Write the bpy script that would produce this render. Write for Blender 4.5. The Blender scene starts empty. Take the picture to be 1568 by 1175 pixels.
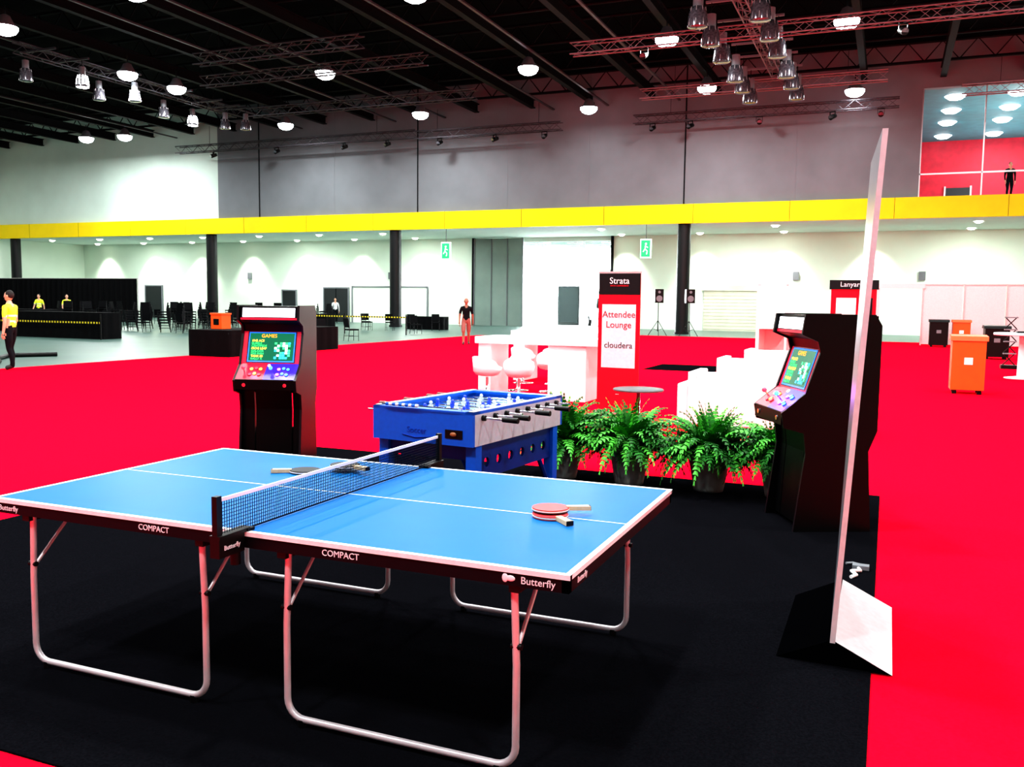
import bpy, math, random
from mathutils import Vector, Matrix, Euler
random.seed(7)
sc=bpy.context.scene
for a,v in (('view_transform','Standard'),('look','Medium High Contrast')):
    try: setattr(sc.view_settings,a,v)
    except Exception: pass

# ---------------------------------------------------------------- materials
def C(h):
    h=h.lstrip('#'); o=[]
    for i in (0,2,4):
        v=int(h[i:i+2],16)/255
        o.append(v/12.92 if v<=.04045 else ((v+.055)/1.055)**2.4)
    return (*o,1)
def mat(name,col,rough=.5,metal=0,em=None,es=0,var=.06,scale=30,bump=0,trans=0,coat=0,spec=None):
    m=bpy.data.materials.new(name);m.use_nodes=True
    nt=m.node_tree;b=nt.nodes['Principled BSDF']
    c=C(col) if isinstance(col,str) else col
    tc=nt.nodes.new('ShaderNodeTexCoord');n=nt.nodes.new('ShaderNodeTexNoise')
    n.inputs['Scale'].default_value=scale;n.inputs['Detail'].default_value=4
    nt.links.new(tc.outputs['Object'],n.inputs['Vector'])
    r=nt.nodes.new('ShaderNodeValToRGB')
    r.color_ramp.elements[0].position=.3;r.color_ramp.elements[1].position=.7
    r.color_ramp.elements[0].color=(*[x*(1-var) for x in c[:3]],1)
    r.color_ramp.elements[1].color=(*[min(1,x*(1+var)) for x in c[:3]],1)
    nt.links.new(n.outputs['Fac'],r.inputs['Fac']);nt.links.new(r.outputs['Color'],b.inputs['Base Color'])
    b.inputs['Roughness'].default_value=rough;b.inputs['Metallic'].default_value=metal
    if trans:b.inputs['Transmission Weight'].default_value=trans
    if coat:b.inputs['Coat Weight'].default_value=coat
    if spec is not None:b.inputs['Specular IOR Level'].default_value=spec
    if em:
        b.inputs['Emission Color'].default_value=C(em);b.inputs['Emission Strength'].default_value=es
    if bump:
        bp=nt.nodes.new('ShaderNodeBump');bp.inputs['Strength'].default_value=bump;bp.inputs['Distance'].default_value=.01
        nt.links.new(n.outputs['Fac'],bp.inputs['Height']);nt.links.new(bp.outputs['Normal'],b.inputs['Normal'])
    return m
RED=mat('red_carpet',(.84,.002,.019,1),1,scale=60,var=.1,bump=.2,spec=0)
BLK=mat('black_carpet',(.0035,.0035,.0048,1),1,scale=90,var=.3,bump=.3,spec=0)
CONC=mat('polished_concrete','#48605a',.35,scale=.6,var=.15,spec=.3)
WHITEW=mat('white_wall','#e6f4e6',.8,scale=.4,var=.04)
LITW=mat('pale_upper_wall','#c8d8d0',.8,scale=.5,var=.06)
GREYW=mat('grey_upper_wall','#71757a',.85,scale=.7,var=.08,spec=.2)
YEL=mat('yellow_band','#f4d400',.5,scale=1,var=.04,spec=.2)
CEIL=mat('ceiling_black','#020305',.9,var=.2,scale=1,spec=.05)
BEAM=mat('beam_steel','#07090d',.7,scale=3,var=.2,spec=.15)
ALU=mat('aluminium','#c9c4c6',.35,.6,scale=20)
TRUSS=mat('truss_aluminium','#8a8088',.45,.5,scale=20)
TRUSSD=mat('truss_aluminium_dim','#423f46',.5,.4,scale=20)  # same truss metal, with weaker light put into its colour
COLB=mat('column_paint','#07090c',.45,scale=3,var=.1,spec=.3)
SOFF=mat('soffit_white','#d9e6dd',.8,scale=1,var=.03)
BLUE=mat('table_blue',(.0,.108,.37,1),.42,scale=4,var=.04,spec=.05)
WLINE=mat('line_white','#e8e8ee',.5)
FRAME=mat('table_frame','#06060c',.5,spec=.12)
LEG=mat('leg_tube','#c4babf',.35,.3,scale=15)
NET=mat('net_cord','#030c20',.8,spec=.1)
BPL=mat('black_plastic','#050506',.45,spec=.2)
BCAB=mat('cabinet_black','#030304',.4,scale=12,spec=.12)
GREY=mat('grey_plastic','#6c7076',.5)
WOOD=mat('racket_wood','#d9b98c',.5,scale=40,var=.12)
RRED=mat('rubber_red','#c81824',.55)
RBLK=mat('rubber_black','#0c0c12',.55,spec=.2)
WHT=mat('white_gloss','#f6f4f6',.3,scale=6,var=.02)
WFAB=mat('white_leatherette','#f6f2f4',.5,scale=25,var=.02)
CHR=mat('chrome','#d8d8dc',.12,1)
FBL=mat('foosball_blue',(.002,.095,.62,1),.4,spec=.2)
FDK=mat('foosball_dark_blue',(.002,.025,.22,1),.45,spec=.2)
FSIL=mat('foosball_silver','#c2c5d2',.4,.1)
FGRN=mat('foosball_field','#9fc6c0',.5)
POT=mat('planter_grey','#72746d',.7,scale=10,var=.15)
SOIL=mat('soil','#1c130c',.9)
FERN=mat('fern_leaf',(.012,.13,.012,1),.55,scale=9,var=.5,spec=.2)
FERN2=mat('fern_leaf_light',(.07,.42,.04,1),.5,scale=9,var=.4,spec=.2)
ORG=mat('orange_bin','#ff5408',.5,scale=6)
SKIN=mat('skin','#8a5a45',.6);SKIN2=mat('skin_light','#d9a489',.6)
TSH=mat('tshirt_black','#0b0b0e',.8,scale=15,spec=.1);SHORT=mat('shorts_khaki','#8a5048',.8)
VEST=mat('hivis_yellow','#e8ff2a',.6,em='#d8ff20',es=.1);TROU=mat('trousers_dark','#0c0e14',.8,spec=.1)
SHIRTW=mat('shirt_white','#e6e6ea',.8);HAIR=mat('hair_dark','#120d0a',.8);SHOE=mat('shoe_dark','#1a1618',.6)
REFL=mat('reflective_tape','#d8dcd8',.4)
CLOTH=mat('black_cloth','#050507',.9,scale=6,var=.3,spec=.1)
LAMP=mat('lamp_lens','#ffffff',.5,em='#f4fbff',es=16)
DOWN=mat('downlight_lens','#ffffff',.5,em='#fffbe8',es=14)
GLS=mat('lamp_glass','#5c5a62',.15,.5,scale=14,var=.5,coat=.3)
BRED=mat('banner_red','#d00a24',.7,spec=.1);BBLK=mat('banner_black','#08080b',.6,spec=.2)
BPAN=mat('banner_white_panel','#cfcfd6',.7,spec=.1)
BTXT=mat('banner_text_red','#98102c',.6);BTXD=mat('banner_text_dark','#1a2028',.6)
DOORD=mat('door_dark','#12171a',.5);SHUT=mat('shutter','#cfd0bc',.6,scale=2)
DLEAF=mat('hangar_door_leaf','#80928c',.6,scale=.8,var=.1)
EXITG=mat('exit_sign_green','#10b050',.5,em='#20ff70',es=1.2)
EXITW=mat('exit_sign_white','#e8fff0',.5,em='#d0ffe0',es=2)
TEAL=mat('balcony_ceiling','#2f7480',.6,scale=2,var=.15)
REDW=mat('balcony_red_wall','#c01030',.6,scale=2,var=.2)
VANW=mat('van_white','#a8acae',.3,coat=.4);VGL=mat('van_glass','#10161a',.1);TYRE=mat('tyre','#0c0c0c',.8)
OUTG=mat('yard_concrete','#d8dad8',.8)
BOARD=mat('board_edge_silver','#c8cace',.35,.15);BOARDK=mat('board_black_face','#020203',.9,spec=0)
FOOTW=mat('sign_foot_white','#c4c3c8',.5,spec=.2)
SCR=mat('arcade_screen','#02120c',.2,em='#0a8058',es=1.0)
def emi(n,c,s): return mat(n,c,.5,em=c,es=s)
E_G=emi('screen_green','#30ff70',1.6);E_O=emi('screen_orange','#ff9a10',2.2);E_W=emi('screen_white','#e8fff8',1.8)
E_FR=emi('screen_frame_blue','#1878ff',.9)
E_MARQ=emi('marquee_white','#f0f4ff',3);E_BLU=emi('button_blue','#2048ff',14);E_PUR=emi('button_purple','#c040ff',11)
E_RED=emi('button_red','#ff2030',4);E_YEL=emi('button_yellow','#ffd040',3.5);E_CY=emi('screen_cyan','#20c8ff',1.6)
BEZR=mat('bezel_red','#c01838',.3,em='#d01840',es=.3);DECKR=mat('control_deck_red_glow','#701028',.35,em='#e01040',es=.5);DECK=mat('control_deck_blue_glow','#241068',.35,em='#3820e0',es=1.0)  # deck halves emit: glow of the buttons put into the deck colour
TMOLD=mat('edge_molding','#160c12',.4,spec=.2)
HAZ=mat('hazard_tape','#e8d020',.6)

# ---------------------------------------------------------------- builder
class B:
    def __init__(s): s.v=[];s.f=[];s.m=[];s.sm=[];s.mats=[];s.X=Matrix.Identity(4)
    def mi(s,m):
        if m not in s.mats:s.mats.append(m)
        return s.mats.index(m)
    def add(s,vs,fs,m,smooth=False,X=None):
        T=s.X@X if X is not None else s.X
        o=len(s.v);s.v+=[tuple(T@Vector(v)) for v in vs]
        k=m if isinstance(m,list) else [s.mi(m)]*len(fs)
        for i,f in enumerate(fs):
            s.f.append(tuple(o+j for j in f));s.m.append(k[i]);s.sm.append(smooth)
    def box(s,x0,x1,y0,y1,z0,z1,m,X=None):
        vs=[(x,y,z) for z in (z0,z1) for y in (y0,y1) for x in (x0,x1)]
        s.add(vs,[(0,2,3,1),(4,5,7,6),(0,1,5,4),(2,6,7,3),(0,4,6,2),(1,3,7,5)],m,X=X)
    def cyl(s,p0,p1,r0,m,r1=None,n=14,cap=True,X=None,smooth=True):
        r1=r0 if r1 is None else r1
        p0=Vector(p0);p1=Vector(p1);d=(p1-p0).normalized()
        a=d.orthogonal().normalized();b=d.cross(a)
        vs=[];
        for p,r in((p0,r0),(p1,r1)):
            for i in range(n):
                t=2*math.pi*i/n;vs.append(p+a*math.cos(t)*r+b*math.sin(t)*r)
        s.add(vs,[(i,(i+1)%n,n+(i+1)%n,n+i) for i in range(n)],m,smooth,X)
        if cap:
            s.add(vs[:n],[tuple(reversed(range(n)))],m,False,X);s.add(vs[n:],[tuple(range(n))],m,False,X)
    def lathe(s,prof,m,n=20,X=None,smooth=True):
        vs=[(r*math.cos(2*math.pi*i/n),r*math.sin(2*math.pi*i/n),z) for r,z in prof for i in range(n)]
        fs=[(k*n+i,k*n+(i+1)%n,(k+1)*n+(i+1)%n,(k+1)*n+i) for k in range(len(prof)-1) for i in range(n)]
        s.add(vs,fs,m,smooth,X)
    def ell(s,c,r,m,n=14,k=9,X=None):
        vs=[];c=Vector(c)
        for j in range(k+1):
            ph=math.pi*j/k
            for i in range(n):
                t=2*math.pi*i/n;vs.append((c.x+r[0]*math.sin(ph)*math.cos(t),c.y+r[1]*math.sin(ph)*math.sin(t),c.z-r[2]*math.cos(ph)))
        s.add(vs,[(j*n+i,j*n+(i+1)%n,(j+1)*n+(i+1)%n,(j+1)*n+i) for j in range(k) for i in range(n)],m,True,X)
    def tube(s,pts,r,m,n=10,X=None,closed=False):
        pts=[Vector(p) for p in pts];rs=r if isinstance(r,(list,tuple)) else [r]*len(pts)
        vs=[];up=None
        for i,p in enumerate(pts):
            if i==0:d=pts[1]-p
            elif i==len(pts)-1:d=p-pts[i-1]
            else:d=(pts[i+1]-p).normalized()+(p-pts[i-1]).normalized()
            d.normalize()
            up=d.orthogonal().normalized() if up is None else (up-d*up.dot(d)).normalized()
            b=d.cross(up)
            for k in range(n):
                t=2*math.pi*k/n;vs.append(p+(up*math.cos(t)+b*math.sin(t))*rs[i])
        L=len(pts)
        s.add(vs,[(i*n+k,i*n+(k+1)%n,(i+1)*n+(k+1)%n,(i+1)*n+k) for i in range(L-1) for k in range(n)],m,True,X)
        s.add(vs[:n],[tuple(reversed(range(n)))],m,False,X);s.add(vs[-n:],[tuple(range(n))],m,False,X)
    def prism(s,poly,x0,x1,m,edge=None,X=None):   # poly in (y,z), extruded along x
        n=len(poly);vs=[(x0,y,z) for y,z in poly]+[(x1,y,z) for y,z in poly]
        s.add(vs,[tuple(range(n)),tuple(reversed(range(n,2*n)))],m,X=X)
        s.add(vs,[(i,n+i,n+(i+1)%n,(i+1)%n) for i in range(n)],edge or m,X=X)
    def text(s,t,size,m,X,ext=.001,align='CENTER'):
        c=bpy.data.curves.new('tmp','FONT');c.body=t;c.size=size;c.extrude=ext;c.align_x=align;c.align_y='CENTER';c.resolution_u=3
        o=bpy.data.objects.new('tmp',c);sc.collection.objects.link(o);bpy.context.view_layer.update()
        e=o.evaluated_get(bpy.context.evaluated_depsgraph_get());me=e.to_mesh()
        s.add([v.co.copy() for v in me.vertices],[tuple(p.vertices) for p in me.polygons],m,X=X)
        e.to_mesh_clear();bpy.data.objects.remove(o);bpy.data.curves.remove(c)
    def mesh(s,name):
        me=bpy.data.meshes.new(name);me.from_pydata(s.v,[],s.f)
        for m in s.mats:me.materials.append(m)
        me.polygons.foreach_set('material_index',s.m);me.polygons.foreach_set('use_smooth',s.sm);me.update()
        return me
    def build(s,name,loc=(0,0,0),rz=0,bevel=0,parent=None):
        return place(s.mesh(name),name,loc,rz,bevel,parent)
def place(me,name,loc=(0,0,0),rz=0,bevel=0,parent=None):
    o=bpy.data.objects.new(name,me);sc.collection.objects.link(o)
    o.location=loc;o.rotation_euler=(0,0,math.radians(rz))
    if bevel:
        b=o.modifiers.new('bevel','BEVEL');b.width=bevel;b.segments=2;b.limit_method='ANGLE';b.angle_limit=math.radians(50)
    if parent:o.parent=parent
    return o
def T(x=0,y=0,z=0,rx=0,ry=0,rz=0):
    return Matrix.Translation((x,y,z))@Euler((math.radians(rx),math.radians(ry),math.radians(rz))).to_matrix().to_4x4()
def wall(name,x0,x1,y0,y1,z0,z1,m):
    b=B();b.box(x0,x1,y0,y1,z0,z1,m);return b.build(name)

# ---------------------------------------------------------------- room
H=14.5
wall('floor',-66,14,-9,58,-.3,0,CONC)
wall('yard_ground',-60,10,58,110,-.3,-.02,OUTG)
wall('ceiling',-66,14,-9,68,H,H+.3,CEIL)
wall('wall_left',-64.4,-63.9,-9,58,0,H,WHITEW)
wall('wall_right',13,13.4,-9,68,0,H,WHITEW)
wall('wall_front',-64,13,-9,-8.6,0,H,GREYW)
b=B();b.box(-64,-26.9,57.4,57.8,0,6.05,WHITEW);b.box(-17,13,57.4,57.8,0,6.05,WHITEW);b.build('wall_back')
wall('trim_soffit',-64,13,49.2,57.8,6.05,6.35,SOFF)
b=B();b.box(-64,13,48.95,49.2,6.02,7.05,YEL)
for x in range(-60,13,5): b.box(x,x+.02,48.945,48.95,6.02,7.05,BEAM)
b.build('trim_yellow_band')
wall('wall_back_upper_pale',-64,-42.3,49.2,49.6,7.05,H,LITW)
b=B();b.box(-42.3,1.05,49.2,49.6,7.05,H,GREYW);b.box(1.05,13,49.2,49.6,12.3,H,GREYW)
for x in (-38.9,-27,-10.6): b.box(x,x+.07,49.17,49.2,7.05,H,BEAM)
for x in (-33,-21,-16,-4.8): b.box(x,x+.02,49.19,49.2,7.05,H,GREY)
b.build('wall_back_upper')
# balcony room
wall('balcony_floor',1.05,13,49.6,66,6.4,7.05,SOFF)
wall('wall_balcony',1.05,13,65,65.3,7.05,12.3,REDW)
wall('wall_balcony_side',.75,1.05,49.6,65,7.05,12.3,REDW)
b=B();b.box(1.05,13,49.6,65.3,12.3,12.5,TEAL)
for x in (2.6,5.4,8.2):
    for y in (51.5,55,58.5,63): b.lathe([(.001,12.1),(.3,12.15),(.5,12.3)],LAMP,20,X=T(x,y,0))
b.build('balcony_ceiling')
for y in (54,61):
    l=bpy.data.lights.new('balcony','AREA');l.size=2;l.energy=120;l.color=(.8,1,1)
    lo=bpy.data.objects.new('balcony_fill_light',l);sc.collection.objects.link(lo);lo.location=(6,y,9.2);lo.rotation_euler=(math.pi,0,0)  # added fill in mid-air, aimed up to brighten the balcony ceiling
    l=bpy.data.lights.new('balcony','AREA');l.size=2;l.energy=420
    lo=bpy.data.objects.new('balcony_fill_light',l);sc.collection.objects.link(lo);lo.location=(6,y,12.0)  # added fill below the balcony ceiling, no panel there
b=B()
for x in (1.05,3.8,6.55,9.3): b.box(x,x+.06,49.3,49.4,7.05,12.3,ALU)
b.box(1.05,13,49.3,49.38,8.15,8.22,ALU)
b.build('window_1')
b=B();b.box(3.0,4.4,64.9,65,7.05,9.3,DOORD);b.box(2.9,3,64.85,65,7.05,9.4,ALU);b.box(4.4,4.5,64.85,65,7.05,9.4,ALU);b.build('door_7')
# carpets
b=B()
poly=[(-18.7,-8),(12.5,-8),(12.5,46),(-12,46),(-12,40.5),(-18.7,40.5)]
n=len(poly);b.add([(x,y,0) for x,y in poly]+[(x,y,.006) for x,y in poly],[tuple(range(n,2*n))]+[(i,(i+1)%n,n+(i+1)%n,n+i) for i in range(n)],RED)
b.build('red_carpet')
b=B();b.box(-6.02,0,2.2,8.42,.006,.014,BLK);b.build('black_carpet')
b=B();b.box(-5.7,-3.9,22.2,24.4,.006,.014,BLK);b.build('black_carpet_tile')
# columns
for i,x in enumerate((-62.2,-43.2,-28.7,-10.55)):
    b=B();b.cyl((0,0,0),(0,0,6.02),.36,COLB,n=24);b.cyl((0,0,0),(0,0,.12),.42,COLB,n=24);b.build('column',(x,49.5,0))
# hangar door
b=B();b.box(-26.9,-23.2,57.25,57.38,0,6.0,DLEAF)
for x in (-26.9,-25.6,-24.4,-23.25): b.box(x,x+.06,57.2,57.25,0,6.0,GREY)
b.build('door_1')
b=B();b.box(-27.05,-26.9,57.2,57.8,0,6.05,BEAM);b.box(-17,-16.85,57.2,57.8,0,6.05,BEAM);b.box(-27,-17,57.5,57.8,5.75,6.05,SOFF);b.build('trim_door_frame')
# loading canopy outside the hangar door
b=B();b.box(-29,-14,58.2,66,6.1,6.3,DLEAF)
for y in (59,61,63,65): b.box(-28.5,-14.5,y-.06,y+.06,5.75,6.1,DLEAF)
for y in (60,62,64):
    for x in (-26,-23.5,-21,-18.5,-16): b.tube([(x,y,5.85),(x+1.3,y,5.85)],.05,LAMP,6)
b.build('loading_canopy')
def door(n,x0,x1,h,m=DOORD,dbl=False):
    b=B();b.box(x0,x1,57.3,57.4,0,h,m);b.box(x0-.1,x0,57.28,57.4,0,h+.1,GREY);b.box(x1,x1+.1,57.28,57.4,0,h+.1,GREY);b.box(x0,x1,57.28,57.4,h,h+.1,GREY)
    if dbl:b.box((x0+x1)/2-.02,(x0+x1)/2+.02,57.27,57.3,0,h,BEAM)
    b.build(n)
door('door_2',-57,-55.3,2.6);door('door_3',-43.2,-42,2.3);door('door_4',-39.4,-37.3,2.5,dbl=True)
b=B()
b.box(-36.9,-30.6,57.3,57.4,0,2.6,WHITEW);b.box(-36.95,-36.85,57.25,57.4,0,2.7,GREY);b.box(-30.65,-30.55,57.25,57.4,0,2.7,GREY);b.box(-36.9,-30.6,57.25,57.4,2.6,2.7,GREY);b.build('door_5')
b=B()
for i in range(24): b.box(-10.85,-7.0,57.3-.02*(i%2),57.4,i*.105,(i+1)*.105,SHUT)
b.box(-11,-6.85,57.2,57.4,2.52,2.85,SHUT);b.build('door_6')
for i,x in enumerate((-46.5,-33.8,-5.5,1.5)):
    b=B();b.box(x,x+.35,57.25,57.4,3.2,3.7,GREY);b.build('wall_vent')

# downlights under soffit
b=B();b.lathe([(.001,-.1),(.12,-.08),(.2,-.03),(.22,0)],DOWN,16);b.lathe([(.22,0),(.28,-.05),(.26,-.01)],ALU)
dm=b.mesh('downlight')
for k in range(15):
    x=-61+5*k
    if -27<x<-17: continue
    for y in (56.2,51.8):
        o=place(dm,'downlight',(x,y,6.04))
        if y>55:
            l=bpy.data.lights.new('wash','SPOT');l.energy=1050;l.spot_size=math.radians(80);l.spot_blend=.8;l.shadow_soft_size=.2;l.color=(.98,1,.9)
            lo=bpy.data.objects.new('wash_lamp',l);sc.collection.objects.link(lo);lo.location=(0,0,-.16);lo.rotation_euler=(math.radians(14),0,0);lo.parent=o
for x in (-55,-40,-30,-8,4):
    l=bpy.data.lights.new('recess','AREA');l.energy=560;l.size=1.2;l.color=(.94,1,.95)
    lo=bpy.data.objects.new('soffit_fill_light',l);sc.collection.objects.link(lo);lo.location=(x,53,6.0)  # unseen area lamp brightening the recess, no panel fixture

# exit signs
def exit_sign(x):
    b=B();b.box(-.3,.3,-.08,.08,0,1.05,EXITW);b.box(-.26,.26,-.09,-.08,.06,.99,EXITG)
    b.ell((.02,-.1,.78),(.06,.01,.06),EXITW,8,6);b.tube([(0,-.1,.7),(-.03,-.1,.5),(.1,-.1,.38),(.06,-.1,.2)],.03,EXITW,6);b.tube([(-.03,-.1,.5),(-.14,-.1,.34)],.03,EXITW,6)
    b.tube([(-.03,-.1,.66),(.14,-.1,.58)],.025,EXITW,6)
    b.cyl((0,0,1.05),(0,0,1.85),.02,GREY,n=6);b.build('exit_sign',(x,49.6,4.2))
exit_sign(-25.2);exit_sign(-12.7)

# ---------------------------------------------------------------- ceiling structure
b=B()
for i in range(22):
    x=-62+3.55*i
    for w,z0,z1 in((.28,12.75,12.8),(.06,12.8,13.2),(.28,13.2,13.25)): b.box(x-w/2,x+w/2,-8.5,49.1,z0,z1,BEAM)
b.build('ceiling_beam')
b=B()
for i in range(13):
    y=-6+4.5*i
    b.tube([(-63.8,y,13.3),(12.9,y,13.3)],.07,BEAM,6);b.tube([(-63.8,y,14.2),(12.9,y,14.2)],.07,BEAM,6)
    for k in range(51):
        x=-63.5+1.5*k;b.tube([(x,y,13.3),(x+.75,y,14.2),(x+1.5,y,13.3)],.035,BEAM,4)
b.build('ceiling_joist')
b=B()
for x in (-45.6,-35.3,-28.4,-25,-18.1,-14.9,-10.9):
    b.box(x-.06,x+.06,-8,49,12.55,12.62,TRUSSD)
b.build('cable_tray')
def truss(L,name,loc,rz=0,w=.42,hang=1.2,M=None):
    M=M or TRUSS
    b=B();r=.03;cs=[(-w/2,-w/2),(w/2,-w/2),(w/2,w/2),(-w/2,w/2)]
    for y,z in cs:b.tube([(0,y,z),(L,y,z)],r,M,6)
    n=int(L/.5);st=L/n
    for i in range(n):
        for k in range(4):
            a=cs[k];c=cs[(k+1)%4]
            if i%2:a,c=c,a
            b.tube([(i*st,*a),((i+1)*st,*c)],.014,M,4)
    for x in (L*.15,L*.85): b.tube([(x,0,w/2),(x,0,w/2+hang)],.012,BPL,4)
    return b.build(name,loc,rz)
truss(15.8,'lighting_truss',(-11.9,34.1,11.5));truss(10.8,'lighting_truss',(-11.3,42.4,11.5))
truss(8,'lighting_truss',(-27,30.2,11.5),M=TRUSSD);truss(11.5,'lighting_truss',(-29.4,33.3,11.5),M=TRUSSD);truss(13.2,'lighting_truss',(-31.8,39.6,11.5),M=TRUSSD)
truss(13,'lighting_truss',(-13,47.6,11.4),M=TRUSSD);truss(18,'lighting_truss',(-44,47.3,11.4),M=TRUSSD);truss(9,'lighting_truss',(-26,47.3,11.3),M=TRUSSD)
truss(15,'lighting_truss',(-5.2,28.5,12.2),90,hang=.5);truss(14,'lighting_truss',(-34.1,27.5,12.0),90,hang=.7,M=TRUSSD)
truss(10,'lighting_truss',(2.5,45,11.2))
b=B();b.cyl((0,-.15,-.32),(0,.2,-.18),.13,BPL,.1,n=14);b.cyl((0,-.152,-.321),(0,-.15,-.32),.115,GLS,n=14)
for s in(-1,1): b.box(s*.15-.01,s*.15+.01,-.03,.03,-.28,-.02,BPL)
b.box(-.16,.16,-.03,.03,-.04,0,BPL);spot=b.mesh('stage_spotlight')
for x,y,z in [(-12,47.6,11.17),(-10,47.6,11.17),(-6.5,47.6,11.17),(-3,47.6,11.17),(-.8,47.6,11.17),(-24.5,47.3,11.07),(-21,47.3,11.07),(-18,47.3,11.07),(-41,47.3,11.17),(-36,47.3,11.17),(-31,47.3,11.17),(-28,47.3,11.17),(-9,34.1,11.27),(0,34.1,11.27)]:
    place(spot,'stage_spotlight',(x,y,z),random.uniform(-40,40))
# unlit glass pendant lamps
def pend_mesh(lit):
    b=B();b.cyl((0,0,.5),(0,0,.95),.17,GREY,n=14);b.lathe([(.12,.55),(.24,.5),(.3,.3),(.33,.0),(.32,-.12)],GLS,18)
    b.lathe([(.32,-.12),(.2,-.15),(0.001,-.15)],LAMP if lit else GLS,18);b.cyl((0,0,.9),(0,0,1.35),.02,BPL,n=6)
    for k in range(8):
        a=k*math.pi/4;b.tube([(.25*math.cos(a),.25*math.sin(a),.5),(.335*math.cos(a),.335*math.sin(a),-.1)],.012,ALU,4)
    if lit: b.lathe([(.13,.54),(.25,.49),(.31,.3),(.34,0)],LAMP,10)
    return b.mesh('pendant_lamp')
pu=pend_mesh(False);pl=pend_mesh(True)
for x in(-6.2,-4.2):
    for y in (30.2,32.5,34.8,38,40,42.2): place(pu,'pendant_lamp',(x,y,10.8))
for i,(x,y) in enumerate([(-34.8,28.5),(-33.4,30.2),(-34.8,32.4),(-33.4,33.2),(-34.9,36.6),(-35,38.8),(-34,40.2),(-33.1,40.8)]):
    o=place(pl if i in(1,5) else pu,'pendant_lamp',(x,y,11.0));o.scale=(.82,.82,.82)
b=B()
for y in (30.2,32.5,34.8,38,40,42.2): b.box(-6.4,-4,y-.05,y+.05,12.14,12.22,TRUSS)
b.build('lamp_crossbar')
b=B()
for y in (28.5,30.2,32.4,33.2,36.6,38.8,40.2,40.8): b.box(-35.1,-33,y-.05,y+.05,12.08,12.16,TRUSSD)
b.build('lamp_crossbar')
# lit high-bay lights
b=B();b.lathe([(.08,.45),(.18,.4),(.3,.15),(.46,0),(.46,-.02)],GREY,20);b.lathe([(.45,.0),(.44,-.12),(.36,-.24),(.2,-.32),(.001,-.34)],LAMP,20);b.cyl((0,0,.4),(0,0,.8),.03,BPL,n=6)
hb=b.mesh('high_bay_light')
P=[(-33,32.4),(-32.9,35.4),(-24.2,35.4),(-33.5,44.9),(-15.2,37.8),(-24.4,44.8),(-15.2,46.5),(-8.5,35.6),(-8.5,44),(-2,47),(-1.9,35.6),(-48.8,44.3),(-45.8,44.6),(-31.9,25.3),
   (-48,32),(-57,38),(-57,20),(-45,18),(-33,16),(-24,24),(-24,13),(-15.2,27.5),(-15.2,18),(-15.2,8),(-8.5,26),(-8.5,17),(-8.5,8),(-8.5,-2),(-2,24),(-2,14),(-2.5,5),(-2.5,-3),(5,38),(5,28),(5,18),(5,8),(5,-2),(-22,2),(-15,-2),(-4.5,9)]
for x,y in P:
    o=place(hb,'high_bay_light',(x,y,12.0))
    l=bpy.data.lights.new('bay','AREA');l.shape='DISK';l.size=.8;l.energy=780 if y<45.5 else 100;l.color=(.96,1,.98)
    lo=bpy.data.objects.new('bay_lamp',l);sc.collection.objects.link(lo);lo.location=(0,0,-.38);lo.parent=o

# ---------------------------------------------------------------- table tennis table
def tt_table():
    b=B();L=2.74;W=1.525
    for s in(-1,1):
        x0,x1=(-L/2,-.003) if s<0 else (.003,L/2)
        b.box(x0,x1,-W/2,W/2,.742,.7585,BLUE)
        b.box(x0-.001*(s<0),x1+.001*(s>0),-W/2-.001,-W/2+.02,.742,.7600,WLINE);b.box(x0-.001*(s<0),x1+.001*(s>0),W/2-.02,W/2+.001,.742,.7600,WLINE)
        xe=s*L/2;b.box(min(xe,xe-s*.02),max(xe+.001,xe-s*.02),-W/2,W/2,.742,.7601,WLINE)
        b.box(x0,x1,-.003,.003,.7585,.7597,WLINE)
        # apron
        b.box(x0+.004,x1-.004,-W/2+.004,-W/2+.03,.695,.742,FRAME);b.box(x0+.004,x1-.004,W/2-.03,W/2-.004,.695,.742,FRAME)
        b.box(x0+.004,x0+.03,-W/2+.004,W/2-.004,.695,.742,FRAME);b.box(x1-.03,x1-.004,-W/2+.004,W/2-.004,.695,.742,FRAME)
        b.box(x0+.01,x1-.01,-.02,.02,.70,.742,FRAME)
        xa,xb=(-1.174,-.202) if s<0 else (.199,1.166)
        for sy in(-1,1):
            y=sy*.722;c=.075;pts=[(xa+.012,y,.70)]
            pts.append((xa,y,.40))
            for k in range(7):
                a=math.pi+k*math.pi/12;pts.append((xa+c+c*math.cos(a),y,.03+c+c*math.sin(a)))
            for k in range(7):
                a=1.5*math.pi+k*math.pi/12;pts.append((xb-c+c*math.cos(a),y,.03+c+c*math.sin(a)))
            pts+=[(xb,y,.40),(xb-.012,y,.70)]
            b.tube(pts,.0135,LEG,10)
            for xx in(xa+c*.9,xb-c*.9): b.cyl((xx,y,0),(xx,y,.03),.017,BPL,n=10)
            for xx in(xa,xb):
                b.tube([(xx,y-sy*.02,.47),(xx,y-sy*.26,.70)],.008,LEG,6);b.box(xx-.02,xx+.02,y-.03,y+.03,.67,.70,BPL);b.cyl((xx-.02,y,.47),(xx+.02,y,.47),.012,BPL,n=8)
    F=lambda x,z=.7185:T(x,-W/2+.0035-.0005,z,90,0,0)
    b.text('COMPACT',.034,WLINE,F(.47));b.text('COMPACT',.034,WLINE,F(-.43));b.text('Butterfly',.036,WLINE,F(1.255));b.text('Butterfly',.034,WLINE,F(-1.27))
    b.ell((1.155,-W/2+.002,.722),(.018,.002,.011),WLINE,8,6);b.ell((1.135,-W/2+.002,.722),(.012,.002,.016),WLINE,8,6)
    b.text('Butterfly',.03,WLINE,T(L/2-.003,-.62,.718,90,0,90))
    return b.build('table_tennis_table',(-2.304,3.518,.014))
tt=tt_table()
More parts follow.
